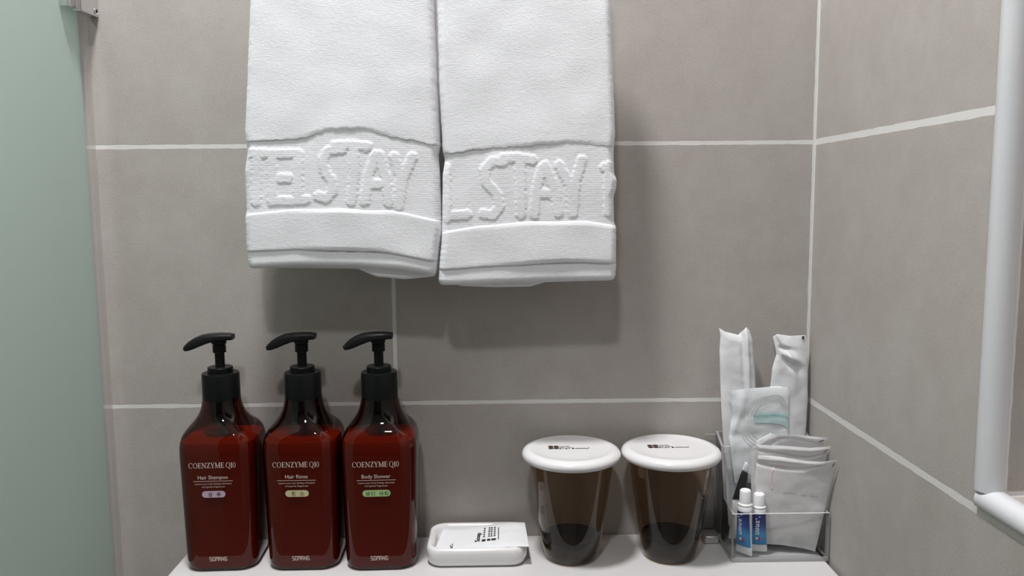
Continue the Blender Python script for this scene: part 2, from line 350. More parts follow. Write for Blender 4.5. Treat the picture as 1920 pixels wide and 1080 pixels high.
# ------------------------------------------------------------------ room
NY = -.352; SILL = 1.028; ND = .30
m = MB(); m.box(-1.95, .0, 0, .12, 0, 2.65); struct(m.build('wall_back', M_BACK))
m = MB(); m.box(0, .12, NY, 0, 0, 2.65); m.box(0, .12, -3.2, NY, 0, SILL); m.box(0, .12, -3.2, NY, 2.05, 2.65); m.box(0, .12, -3.2, -1.5, SILL, 2.05)
struct(m.build('wall_right', M_RIGHT))
m = MB(); m.box(.12, ND, NY, NY+.05, SILL-.05, 2.1); m.box(.1201, ND, -1.5, NY, SILL-.05, SILL); m.box(ND, ND+.05, -1.55, NY+.05, SILL-.05, 2.1); m.box(.12, ND, -1.5, NY, 2.05, 2.1); m.box(.12, ND, -1.55, -1.5, SILL-.05, 2.1)
m.add([(.0005, NY-.0006, SILL), (.12, NY-.0006, SILL), (.12, NY-.0006, 2.05), (.0005, NY-.0006, 2.05)], [(0, 1, 2, 3)])
m.add([(.0005, -1.5, SILL+.0006), (.12, -1.5, SILL+.0006), (.12, NY, SILL+.0006), (.0005, NY, SILL+.0006)], [(0, 1, 2, 3)], 1)
m.mi[6:12] = [1]*6
struct(m.build('wall_recess', [M_NICHE, M_SILL]))
m = MB(); m.box(-2.07, -1.95, -3.2, .12, 0, 2.65); struct(m.build('wall_left', M_PLAIN))
m = MB(); m.box(-2.07, .12, -3.32, -3.2, 0, 2.65); struct(m.build('wall_front', principled('far_wall_painted_dim', (.11, .10, .09), .6)))  # unseen wall, coloured dark for the dim room mirrored in the bottles
m = MB(); m.box(-2.07, .12, -3.32, .12, -.1, 0); struct(m.build('floor', M_FLOOR))
m = MB(); m.box(-2.07, .12, -3.32, .12, 2.6, 2.7); struct(m.build('ceiling', M_CEIL))
def bead_mesh(vertical):
    W1, W2, P, R_ = .0118, .0125, .0032, .0095                               # cover on the wall face, on the return, proudness, corner radius
    prof = [(0.0002, W1), (-P*.6, W1), (-P, W1-.0012)]
    for k in range(11):
        t = math.pi/2*k/10
        prof.append((-P+R_*(1-math.cos(t)), -P+R_*(1-math.sin(t))))
    prof += [(W2-.0012, -P), (W2, -P*.6), (W2, -.0002), (.0002, -.0002)]
    mb = MB(); rings = []
    if vertical:
        for z in (SILL+.002, 2.05): rings.append([(x, NY+d, z) for x, d in prof])
    else:
        for y in (NY+.0095, -1.5): rings.append([(x, y, SILL-d+.001) for x, d in prof])
    mb.loft(rings); return mb
struct(bead_mesh(True).build('trim_1', M_TRIM, smooth=50)); struct(bead_mesh(False).build('trim_2', M_TRIM, smooth=50))
# shelf on its tiled ledge
sh = thing('wall_shelf', 'long white stone shelf along the tiled wall, carrying the bottles, dish and cups', 'shelf', (-.365, 0, .828))
m = MB(); m.box(-.7263, -.0035, -.124, -.0003, .828, .85); m.build('shelf_slab', M_SHELF, sh, bevel=.003)
for x in (-.62, -.11):
    m = MB(); pr = [(-.0003, .8275), (-.10, .8275), (-.10, .818), (-.012, .74), (-.0003, .74)]; n = 5
    m.add([(x-.006, y, z) for y, z in pr]+[(x+.006, y, z) for y, z in pr], [tuple(range(n)), tuple(range(n, 2*n))[::-1]]+[(i, (i+1) % n, n+(i+1) % n, n+i) for i in range(n)]); m.build('shelf_bracket', M_CHROME, sh)

# ------------------------------------------------------------------ shower screen
GX = -.8225
g = thing('shower_screen', 'frosted green glass shower screen standing at the left against the tiles', 'shower screen', (GX, -.4, 0))
m = MB(); m.box(GX-.008, GX, -.72, -.012, .0, 2.05); m.build('glass_panel', M_GLASS, g, bevel=.0012)
m = MB(); m.box(GX-.0075, GX+.0045, -.0118, -.0003, .0, 2.0); m.build('lit_strip_seal', M_SEAL_LIT, g)  # strip added where the wall beside the glass is lit brighter
h = thing('glass_hinge', 'square chrome wall hinge with two screws clamped on the green glass', 'hinge', (GX+.005, -.02, 1.4555))
m = MB(); m.box(GX+.0052, GX+.017, -.036, -.0004, 1.4555, 1.545); m.build('wall_plate', M_CHROME, h, bevel=.0015)
m = MB(); m.box(GX+.0004, GX+.0105, -.050, -.0364, 1.4575, 1.545); m.build('glass_clamp', M_CHROME, h, bevel=.0015)
for yy, zz in ((-.0058, 1.4612), (-.0285, 1.4740)):
    m = MB(); n = 20
    m.loft([[(GX+x, yy+r*math.cos(2*math.pi*k/n), zz+r*math.sin(2*math.pi*k/n)) for k in range(n)] for r, x in ((.0038, .0170), (.0038, .0176), (.0028, .0181), (.0024, .0174))])
    s = m.build('screw', M_CHROME, h, smooth=40)
    m = MB(); m.box(GX+.0172, GX+.0182, yy-.0018, yy+.0018, zz-.0005, zz+.0005); m.box(GX+.0172, GX+.0182, yy-.0005, yy+.0005, zz-.0018, zz+.0018)
    k = m.build('screw_slot', M_CHROMED, s)

# ------------------------------------------------------------------ towels
YF, TT = -.080, .030
def polydist(lines, x, y):
    best = 1e9
    for ln in lines:
        for (ax, ay), (bx, by) in zip(ln, ln[1:]):
            dx, dy = bx-ax, by-ay; l2 = dx*dx+dy*dy
            t = max(0, min(1, ((x-ax)*dx+(y-ay)*dy)/l2)) if l2 else 0
            d = (x-ax-t*dx)**2+(y-ay-t*dy)**2
            if d < best: best = d
    return math.sqrt(best)
def towel_part(name, mat, par, left, right, top, bot, raise_, step, hfun=None, end=(.002, .002), T=TT, yc=YF+TT/2, zoff=0, wob=0.0008, seed=0, jag=0):
    """one band of a hanging folded towel: left/right edges as [(py, px)], top/bottom edges as [(px, py)] on the front plane"""
    nu = max(8, int(380/step)); ymid = (top[0][1]+bot[0][1])/2
    h = abs(bot[len(bot)//2][1]-top[len(top)//2][1]); nv = max(4, int(h/step))
    R = T/2+raise_; rings = []
    us = [0]; 
    edge = [1-math.cos(math.pi/2*k/7) for k in range(8)]
    for j in range(nv+1+10):
        # v positions: dense at both ends
        if j <= 5: v = None; s = (1-math.cos(math.pi/2*j/5))*end[0]; frm = 0
        elif j >= nv+5: k = nv+10-j; s = (1-math.cos(math.pi/2*k/5))*end[1]; frm = 1
        else: frm = 2; vv = (j-5)/nv
        ring = []
        def row(px):
            a, b = smooth_l(top, px), smooth_l(bot, px)
            if jag: b += jag*noise.noise((px*.12, seed, 0))+jag*.6*noise.noise((px*.45, seed, 3))
            mm = 1/ .00060                                                    # px per metre at the towel (approx. 1/0.58 mm)
            mpp = 1755
            e0, e1 = end[0]*mpp, end[1]*mpp
            if frm == 0: return a+s*mpp, (R-end[0]+math.sqrt(max(0, end[0]**2-(end[0]-s)**2)))
            if frm == 1: return b-s*mpp, (R-end[1]+math.sqrt(max(0, end[1]**2-(end[1]-s)**2)))
            return (a+e0)+(b-e1-a-e0)*vv, R
        # front
        def section(front):
            pts = []
            N_ = nu if front else 14
            for i in range(N_+1):
                pts.append(i/N_)
            return pts
        Lp = lambda py: smooth_l(left, py); Rp = lambda py: smooth_l(right, py)
        ptsF = []
        for i in range(nu+1):
            u = i/nu; pxm = left[0][1]+(right[0][1]-left[0][1])*u
            py, r = row(pxm); L_, R_ = Lp(py), Rp(py)
            rp = r*1755; ins = (R-r)*1755*.6
            fz = .9 if mat is M_TERRY else .3
            L2, R2 = L_+ins+fz*noise.noise((py*.35, seed, 1)), R_-ins+fz*noise.noise((py*.35, seed, 7))
            ptsF.append((u, py, r, L2, R2, rp))
        # left edge arc + front + right edge arc + back
        def P(px, py, yy): 
            p = at(px, py, YF); return (p.x, yy, p.z+zoff)
        er = min(.009, R)                                                     # radius of the side folds in the plan
        for i, (u, py, r, L2, R2, rp) in enumerate(ptsF):
            px = L2+(R2-L2)*u; de = min(px-L2, R2-px)/1755
            k = 1 if de > er else math.sqrt(max(0, 1-(1-de/er)**2))
            d = r*k
            hh = hfun(px, py)*k if hfun and frm == 2 else (hfun(px, py)*k*.3 if hfun else 0)
            p0 = at(px, py, YF); nn = noise.noise((p0.x*28+seed, p0.z*28, seed*3.1))*wob+noise.noise((p0.x*420, p0.z*420, seed))*.00012
            ring.append(P(px, py, yc-d-hh-(nn*k if k > .3 else 0)))
        nb = 16
        for i in range(nb+1):
            u = 1-i/nb; u = .5+.5*math.sin((u-.5)*math.pi)
            a = ptsF[int(round(u*nu))]; px = a[3]+(a[4]-a[3])*u; de = min(px-a[3], a[4]-px)/1755
            k = 1 if de > er else math.sqrt(max(0, 1-(1-de/er)**2))
            ring.append(P(px, a[1], yc+max(.0004, a[2]*k*.9)))
        rings.append(ring)
    mb = MB(); mb.loft(rings)
    return mb.build(name, mat, par, smooth=180)

def sc(lines, ox, oy): return [[(ox+x/3.1775, oy+y/3.1775) for x, y in ln] for ln in lines]
LET1 = sc([[(20,215),(190,215)],[(130,215),(125,505)],
           [(222,215),(222,500)],[(222,220),(345,215)],[(230,365),(320,362)],[(222,500),(345,500)],
           [(378,215),(375,495),(425,492)],
           [(640,190),(560,200),(525,250),(535,315),(580,380),(585,440),(545,485),(500,470)],
           [(600,170),(690,165),(790,175)],[(712,180),(715,330),(695,500)],
           [(840,225),(800,340),(775,500)],[(820,400),(885,395)],[(860,225),(900,360),(920,510)],
           [(950,235),(985,350),(975,530)],[(1058,235),(1000,370),(978,530)]], 440, 220)
LET2 = sc([[(110,300),(120,600)],[(120,590),(240,580)],
           [(460,265),(390,262),(345,310),(355,390),(420,460),(435,530),(395,585),(340,575)],
           [(450,245),(540,240),(630,255)],[(555,250),(562,400),(560,580)],
           [(690,300),(655,420),(640,580)],[(665,455),(745,455)],[(705,290),(760,420),(785,570)],
           [(790,285),(850,400),(870,570)],[(925,255),(885,380),(872,570)],
           [(1085,290),(1085,565)],[(1060,300),(1120,300)]], 800, 220)
def letters(L, hw=10.2, soft=4.2, H=.0009):
    bb = [(min(p[0] for p in ln)-14, max(p[0] for p in ln)+14, min(p[1] for p in ln)-14, max(p[1] for p in ln)+14, ln) for ln in L]
    def f(x, y):
        c = [b[4] for b in bb if b[0] < x < b[1] and b[2] < y < b[3]]
        if not c: return 0
        d = polydist(c, x, y)+2.2*noise.noise((x*.18, y*.18, 0))
        return H*(1-sm(hw-soft, hw+soft*.6, d))
    return f
def make_towel(label, cx, left, right, b0, b1, b2, b3, L, seed, backflap, bulge):
    t = thing('hanging_towel', label, 'towel', (at(cx, 300, YF).x, YF+TT/2, at(cx, 540, YF).z), 'white embossed towels on the rail')
    topp = [(left[0][1], -125), (right[0][1], -125)]
    pw = lambda px, py: -0.0002+bulge(px, py)
    towel_part('terry_body', M_TERRY, t, left, right, topp, b0, .0006, 4.0, pw, (.013, .0016), seed=seed, jag=2.4)
    lf = letters(L)
    tb = [(a, b-9) for a, b in b0]; bb = [(a, b+8) for a, b in b1]
    towel_part('embossed_band', M_BAND, t, left, right, tb, bb, -.0010, 1.6, lambda px, py: lf(px, py)+bulge(px, py), (.001, .001), seed=seed+1, wob=.0006)
    towel_part('terry_border', M_TERRY, t, left, right, b1, b2, .0011, 3.2, lambda px, py: bulge(px, py), (.0022, .0022), seed=seed+2, jag=.6)
    tb = [(a, b-8) for a, b in b2]
    towel_part('hem', M_TERRY, t, left, right, tb, b3, -.0007, 3.0, None, (.001, .0062), seed=seed+3, wob=.0005)
    bl, br, bt, bbm = backflap
    towel_part('back_layer', M_TERRY, t, bl, br, bt, bbm, -.0065, 4.0, None, (.001, .004), yc=YF+TT*.62, seed=seed+5, wob=.0004)
    return t
bul1 = lambda px, py: .0020*math.exp(-((px-650)/75)**2)*sm(120, 250, py)*(1-sm(400, 500, py)*.6)
bul2 = lambda px, py: .0014*math.exp(-((px-1040)/110)**2)*sm(150, 270, py)
make_towel('white towel with embossed letters hanging on the left, above the amber bottles', 640,
    [(-125, 465), (0, 463), (130, 458), (250, 453), (285, 458), (320, 453), (395, 456), (408, 454), (470, 457), (505, 460)],
    [(-125, 813), (0, 814), (150, 819), (270, 824), (292, 821), (340, 824), (400, 826), (430, 828), (470, 823), (520, 818)],
    [(455, 267), (560, 262), (620, 248), (680, 246), (740, 260), (825, 276)],
    [(455, 402), (560, 392), (640, 390), (720, 394), (825, 415)],
    [(455, 473), (560, 469), (700, 472), (820, 492)],
    [(455, 505), (560, 500), (660, 501), (740, 506), (820, 518)], LET1, 1.3,
    ([(480, 662), (530, 668)], [(480, 815), (530, 815)], [(660, 480), (815, 480)], [(662, 508), (700, 522), (755, 526), (815, 521)]), bul1)
make_towel('white towel with embossed letters hanging on the right, its hem slightly lower', 990,
    [(-125, 817), (0, 817), (150, 821), (280, 828), (300, 832), (330, 828), (420, 827), (440, 826), (500, 821), (540, 820)],
    [(-125, 1147), (0, 1149), (250, 1157), (285, 1154), (322, 1155), (338, 1160), (352, 1159), (370, 1154), (415, 1155), (428, 1159), (500, 1159), (527, 1157)],
    [(820, 291), (880, 281), (957, 277), (1052, 270), (1155, 277)],
    [(820, 434), (894, 423), (990, 414), (1083, 414), (1156, 423)],
    [(820, 507), (926, 500), (1052, 492), (1156, 495)],
    [(820, 536), (863, 535), (926, 532), (1033, 528), (1156, 527)], LET2, 7.7,
    ([(500, 850), (545, 856)], [(500, 1040), (545, 1030)], [(850, 500), (1040, 500)], [(850, 539), (930, 541), (1000, 540), (1038, 531)]), bul2)
rl = thing('towel_rail', 'chrome towel rail fixed to the tiles behind the towel tops', 'towel rail', (-.435, 0, 1.515))
m = MB(); n = 20; m.loft([[(x, -.065+.007*math.cos(2*math.pi*k/n), 1.507+.007*math.sin(2*math.pi*k/n)) for k in range(n)] for x in (-.612, -.255)]); m.build('bar', M_CHROME, rl, smooth=40)
for x in (-.59, -.28):
    m = MB(); m.loft([[(x+.006*math.cos(2*math.pi*k/n), y, 1.507+.006*math.sin(2*math.pi*k/n)) for k in range(n)] for y in (-.06, 0)]); m.build('wall_post', M_CHROME, rl, smooth=40)

# ------------------------------------------------------------------ pump bottles
ZS = .85
def bottle(cx, cy, label, name2, pill, pillm, desc, hanw, rotz=0, headturn=0):
    b = thing('pump_bottle', label, 'bottle', (0, 0, 0), 'amber pump bottles on the shelf')
    # half width, z above shelf
    prof = [(.0345, 0), (.0368, .0012), (.0382, .0045), (.0388, .012), (.0396, .05), (.0405, .10), (.0410, .128), (.0409, .136), (.0400, .1425), (.0382, .1485), (.0356, .1535), (.0321, .158), (.0286, .1625), (.0252, .168), (.0226, .1745), (.0210, .181), (.0203, .186)]
    def ring(hw, z, d=0, n=9):
        k = max(0, min(1, (hw-.0203)/(.041-.0203))); k2 = sm(0, 1, k)
        hw2 = hw-d; hd = (hw*(.985-.045*k2))-d; r = hw2*(1-.56*k2) if k2 < 1 else .018
        return rrect(0, 0, hw2, hd, min(r, hd*.999), z, n)
    fine = []
    for (a, za), (c, zc) in zip(prof, prof[1:]):
        nst = 6 if zc-za > .02 else 3
        for k in range(nst): fine.append((a+(c-a)*k/nst, za+(zc-za)*k/nst))
    fine.append(prof[-1])
    # smooth the profile
    for _ in range(2):
        fine = [fine[0]]+[((p[0]+2*q[0]+r[0])/4, q[1]) for p, q, r in zip(fine, fine[1:], fine[2:])]+[fine[-1]]
    m = MB(); m.loft([ring(h_, z) for h_, z in fine]); body = m.build('bottle_body', M_AMBER, b, smooth=60)
    lvl = .1430
    lq = [(h_, z) for h_, z in fine if .002 < z < lvl]; hl = lerpl([(z, h_) for h_, z in fine], lvl)
    m = MB(); m.loft([ring(h_, z+.0006, .0016) for h_, z in lq]+[ring(hl, lvl, .0016)]); m.build('liquid', M_LIQ, b, smooth=50)
    # dip tube
    m = MB(); m.lathe([(.0025, lvl+.001), (.0025, .157), (.0115, .159), (.0125, .172), (.0145, .184)], n=28); m.build('inner_pump', M_BLACKM, b, smooth=40)
    # collar
    m = MB(); m.lathe([(.0196, .1845), (.0202, .1852), (.0199, .2125), (.0192, .2138), (.0135, .2140), (.0135, .2195), (.0129, .2203), (.006, .2205)], n=72)
    # fine vertical ribs are too small to show; the cap is smooth
    m.build('screw_cap', M_BLACK, b, smooth=35)
    m = MB(); pf = [(.0052, .2195), (.0052, .236)]
    for k in range(4): pf += [(.0072, .2365+.0022*k), (.0072, .2377+.0022*k), (.0060, .2379+.0022*k), (.0060, .2385+.0022*k)]
    pf += [(.0078, .246), (.0078, .251)]
    m.lathe(pf, n=32); st = m.build('pump_stem', M_BLACK, b, smooth=35)
    # head: stations from the back end to the nozzle (x, z top, z bottom, half width)
    stn = [(.0158, .2560, .2508, .0062), (.0155, .2564, .2503, .0076), (.010, .2573, .2498, .0088), (.0, .2577, .2490, .0092), (-.010, .2572, .2472, .0090), (-.0185, .2560, .2440, .0082),
           (-.026, .2530, .2408, .0070), (-.032, .2492, .2388, .0060), (-.036, .2455, .2382, .0054), (-.0375, .2437, .2392, .0046)]
    m = MB(); rings = []
    for x, zt, zb, hw in stn:
        cz, hz = (zt+zb)/2, (zt-zb)/2; rr = []
        for k in range(24):
            a = 2*math.pi*k/24; c, s_ = math.cos(a), math.sin(a); e = .5
            rr.append((x, hw*abs(c)**e*(1 if c > 0 else -1)*(1 if s_ < .3 else .92), cz+hz*abs(s_)**e*(1 if s_ > 0 else -1)))
        rings.append(rr)
    m.loft(rings); hd = m.build('pump_head', M_BLACKM, b, smooth=50)
    # nozzle mouth
    m = MB(); m.loft([[(x, .0022*math.cos(2*math.pi*k/14), .2414+.0016*math.sin(2*math.pi*k/14)) for k in range(14)] for x in (-.0368, -.0385)]); nz = m.build('nozzle', M_BLACK, b, smooth=40)
    if headturn:
        for o in (hd, nz): o.rotation_euler = (0, 0, headturn)
    # lettering on the front face
    fh = [(z, h_*(.985-.045*sm(0, 1, max(0, min(1, (h_-.0203)/(.041-.0203)))))) for h_, z in fine]
    fn = lambda x, z: (x, -lerpl(fh, z)-.00025, z)
    m = MB(); ox = -.0015
    put(m, serif('COENZYME Q10'), fn, ox+.0, .1176, .0059, .0500)
    put(m, text2d(name2, .006), fn, ox, .1052, .0042, {'Hair Shampoo': .0318, 'Hair Rinse': .0240, 'Body Shower': .0308}[name2])
    m.add([fn(ox-.0208, .1027), fn(ox+.0208, .1027), fn(ox+.0208, .1032), fn(ox-.0208, .1032)], [(0, 1, 2, 3)])
    put(m, text2d(desc), fn, ox, .0992, .0018, .0385); put(m, text2d('and gently fragrances'), fn, ox, .0959, .0018, .0245)
    m.build('printed_lettering', M_PRINT, b); m = MB()
    put(m, glyphs(SOM, 'SOMANG', .92, .085), fn, ox+.001, .0128, .0042, .0182)
    m.build('maker_lettering', M_PRINT, b)
    m = MB(); pts = []; ph = .0037; pw = hanw/2
    for k in range(11): a = -math.pi/2+math.pi*k/10; pts.append((pw-ph+ph*math.cos(a), ph*math.sin(a)))
    for k in range(11): a = math.pi/2+math.pi*k/10; pts.append((-pw+ph+ph*math.cos(a), ph*math.sin(a)))
    zc = .0883; m.add([fn(ox+x, zc+z) for x, z in pts], [tuple(range(22))]); m.build('colour_pill', pillm, b)
    fn2 = lambda x, z: (x, -lerpl(fh, z)-.0005, z)
    m = MB(); g_ = glyphs(HAN, pill, 1.25, .055); put(m, g_, fn2, ox, zc-.0023, .0044); m.build('pill_lettering', M_INK, b)
    b.location = (cx, cy, ZS+.0002); b.rotation_euler = (0, 0, rotz)
    return b
XB = [-.6728, -.5822, -.4972]
bottle(XB[0], -.0495, 'amber pump bottle with lilac pill mark, labelled Hair Shampoo, leftmost on the shelf', 'Hair Shampoo', '샴 푸', M_LILAC, 'Leaves your hair feeling refreshed', .0248, .035)
bottle(XB[1], -.0505, 'amber pump bottle with cream pill mark, labelled Hair Rinse, between two others', 'Hair Rinse', '린 스', M_CREAM, 'Leaves your hair feeling refreshed', .0252, .01)
bottle(XB[2], -.0530, 'amber pump bottle with green pill mark, labelled Body Shower, beside the white dish', 'Body Shower', '바디 샤워', M_GREEN, 'Leaves your body feeling refreshed', .0300, .03)

# ------------------------------------------------------------------ soap dish and its paper packet
DX, DY = -.3915, -.0475
d = thing('soap_dish', 'shallow white ceramic soap dish with rounded corners, right of the amber bottles', 'soap dish', (DX, DY, ZS))
m = MB()
st = [(-.004, .0006, .012), (-.0015, .0012, .013), (0, .0030, .014), (.0016, .0085, .0155), (.0020, .0150, .016), (.0016, .0188, .016), (.0004, .0208, .0155), (-.0012, .0216, .015), (-.0034, .0212, .014), (-.0050, .0195, .013), (-.0062, .0165, .012), (-.0080, .0125, .011), (-.011, .0100, .010), (-.017, .0090, .008)]
m.loft([rrect(DX, DY, .0540+a,   .0368+a, r+.002, ZS+z, 9) for a, z, r in st]); m.build('dish_body', M_CERAM, d, smooth=60)
m = MB(); m.loft([rrect(DX, DY, .047, .029, .01, ZS+z, 7) for z in (0.0001, .0012)]); m.build('foot_ring', principled('unglazed_foot', (.35, .27, .2), .7), d)

def coons(top, bot, left, right, nu, nv):
    """point grid between four px polylines"""
    def L(pl, t): return (lerpl([(i/(len(pl)-1), p[0]) for i, p in enumerate(pl)], t), lerpl([(i/(len(pl)-1), p[1]) for i, p in enumerate(pl)], t))
    g = []
    for j in range(nv+1):
        v = j/nv; row = []
        for i in range(nu+1):
            u = i/nu; T, B, Le, Ri = L(top, u), L(bot, u), L(left, v), L(right, v)
            c = [(1-u)*(1-v)*top[0][k]+u*(1-v)*top[-1][k]+(1-u)*v*bot[0][k]+u*v*bot[-1][k] for k in (0, 1)]
            row.append(tuple((1-v)*T[k]+v*B[k]+(1-u)*Le[k]+u*Ri[k]-c[k] for k in (0, 1)))
        g.append(row)
    return g
def pouch(name, mat, parent, top, bot, left, right, ys, thick, wr=.0008, nu=36, nv=44, seed=0, bulgepow=6, folds=None, freq=42):
    """a flat packet: ys = depth at (top-left, top-right, bottom-left, bottom-right); returns object and surface function"""
    g = coons(top, bot, left, right, nu, nv); ft, bk = [], []
    def depth(u, v): return (1-v)*((1-u)*ys[0]+u*ys[1])+v*((1-u)*ys[2]+u*ys[3])
    def off(u, v, p):
        e = (1-abs(2*u-1)**bulgepow)*(1-abs(2*v-1)**bulgepow)
        w_ = noise.noise((p.x*freq+seed, p.z*freq, seed))*wr*2+noise.noise((p.x*freq*2.3+seed, p.z*freq*2.3, seed+9))*wr
        if folds: w_ += folds(u, v)
        return e, w_
    for j in range(nv+1):
        for i in range(nu+1):
            u, v = i/nu, j/nv; p = at(*g[j][i], depth(u, v)); e, w_ = off(u, v, p)
            ft.append((p.x, p.y-thick/2*e-.0002-w_, p.z)); bk.append((p.x, p.y+thick/2*e+.0002-w_*.6, p.z))
    n = len(ft); fs = []; W = nu+1
    for j in range(nv):
        for i in range(nu):
            a = j*W+i; fs.append((a, a+W, a+W+1, a+1)); fs.append((n+a, n+a+1, n+a+W+1, n+a+W))
    rim = [i for i in range(W)]+[j*W+nu for j in range(1, nv+1)]+[nv*W+i for i in range(nu-1, -1, -1)]+[j*W for j in range(nv-1, 0, -1)]
    for a, b in zip(rim, rim[1:]+rim[:1]): fs.append((a, b, n+b, n+a))
    mb = MB(); mb.add(ft+bk, fs); o = mb.build(name, mat, parent, smooth=70)
    def surf(u, v, lift=.0004):
        x, y = max(0, min(1, u))*nu, max(0, min(1, v))*nv; i, j = min(nu-1, int(x)), min(nv-1, int(y)); fx, fy = x-i, y-j
        q = [Vector(ft[(j+b)*W+i+a]) for a, b in ((0, 0), (1, 0), (0, 1), (1, 1))]
        p = (q[0]*(1-fx)+q[1]*fx)*(1-fy)+(q[2]*(1-fx)+q[3]*fx)*fy; return (p.x, p.y-lift, p.z)
    return o, surf
def patch(mb, surf, u0, v0, u1, v1, n=8, k=2, mi=0, lift=.0004):
    vs = [surf(u0+(u1-u0)*i/n, v0+(v1-v0)*j/k, lift) for j in range(k+1) for i in range(n+1)]
    mb.add(vs, [(j*(n+1)+i, j*(n+1)+i+1, (j+1)*(n+1)+i+1, (j+1)*(n+1)+i) for j in range(k) for i in range(n)], mi)
def sline(mb, surf, pts, hw, asp=1.0, mi=0, lift=.0005):                     # a drawn line on a packet, in u,v
    out = []
    for i, p in enumerate(pts):
        a = pts[max(0, i-1)]; b = pts[min(len(pts)-1, i+1)]; dx, dy = (b[0]-a[0]), (b[1]-a[1])*asp; l = math.hypot(dx, dy) or 1
        out.append((surf(p[0]-dy/l*hw, p[1]+dx/l*hw/asp, lift), surf(p[0]+dy/l*hw, p[1]-dx/l*hw/asp, lift)))
    vs = [q for o in out for q in o]; mb.add(vs, [(2*i, 2*i+1, 2*i+3, 2*i+2) for i in range(len(pts)-1)], mi)
def scribble(mb, surf, u0, u1, v, amp, n, hw, asp=1, mi=0, seed=0):
    rnd = random.Random(seed); sline(mb, surf, [(u0+(u1-u0)*i/n, v+(amp if i % 2 else -amp)*rnd.uniform(.5, 1)) for i in range(n+1)], hw, asp, mi)

# paper packet lying in the dish
pk = thing('soap_packet', 'flat white paper soap packet with black print, lying in the soap dish', 'soap packet', (-.385, -.05, ZS+.012))
def zs_(u, v): return ZS+.0118+.0115*sm(.0, .92, u)-.001*v+.0035*math.exp(-((u-.02)/.1)**2)
pq = [atz(833, 990, ZS+.014), atz(984, 979, ZS+.0235), atz(814, 1034, ZS+.014), atz(992, 1023, ZS+.0235)]
nu, nv = 40, 20; vs = []
def ps(u, v, lift=0):
    p = (pq[0]*(1-u)+pq[1]*u)*(1-v)+(pq[2]*(1-u)+pq[3]*u)*v; e = (1-abs(2*u-1)**6)*(1-abs(2*v-1)**6)
    return (p.x, p.y, zs_(u, v)+.0022*e+.0006*noise.noise((p.x*90, p.y*90, 2))+lift)
for j in range(nv+1):
    for i in range(nu+1): vs.append(ps(i/nu, j/nv))
W = nu+1; n = len(vs); fs = []
for j in range(nv+1):
    for i in range(nu+1): x, y, z = ps(i/nu, j/nv); e = (1-abs(2*i/nu-1)**6)*(1-abs(2*j/nv-1)**6); vs.append((x, y, z-.0005-.003*e))
for j in range(nv):
    for i in range(nu): a = j*W+i; fs.append((a, a+W, a+W+1, a+1)); fs.append((n+a, n+a+1, n+a+W+1, n+a+W))
rim = [i for i in range(W)]+[j*W+nu for j in range(1, nv+1)]+[nv*W+i for i in range(nu-1, -1, -1)]+[j*W for j in range(nv-1, 0, -1)]
for a, b in zip(rim, rim[1:]+rim[:1]): fs.append((a, b, n+b, n+a))
m = MB(); m.add(vs, fs); m.build('paper_wrap', M_PAPER, pk, smooth=70)
m = MB()
pf = lambda a, b: ps(a, b, .0005)
# bold word reading upwards, then bars and rows
vs_, fs_, w_, _ = text2d('Soap', .03); m.add([pf(.47-.055*y, .74-(x/w_)*.36) for x, y in vs_], fs_)
for u, a in ((.515, .05), (.572, .045), (.625, .06)): m.add([pf(u-a*.42, .76), pf(u-a*.42, .69), pf(u+a*.42, .69), pf(u+a*.42, .76)], [(0, 1, 2, 3)])
for u in (.515, .572, .60, .635):
    for k in range(5): m.add([pf(u-.011, .60-.085*k), pf(u-.011, .56-.085*k), pf(u+.009, .555-.085*k), pf(u+.009, .60-.085*k)], [(0, 1, 2, 3)])
for k in range(14): m.add([pf(.672, .74-.035*k), pf(.672, .72-.035*k), pf(.683, .72-.035*k), pf(.683, .74-.035*k)], [(0, 1, 2, 3)])
m.build('black_print', M_INK, pk); m = MB()
for a, b in ((.155, .78), (.17, .72), (.175, .80), (.178, .86), (.165, .84)): m.add([pf(a-.006, b+.02), pf(a-.006, b-.02), pf(a+.006, b-.02), pf(a+.006, b+.02)], [(0, 1, 2, 3)])
m.build('corner_print', M_INK, pk)

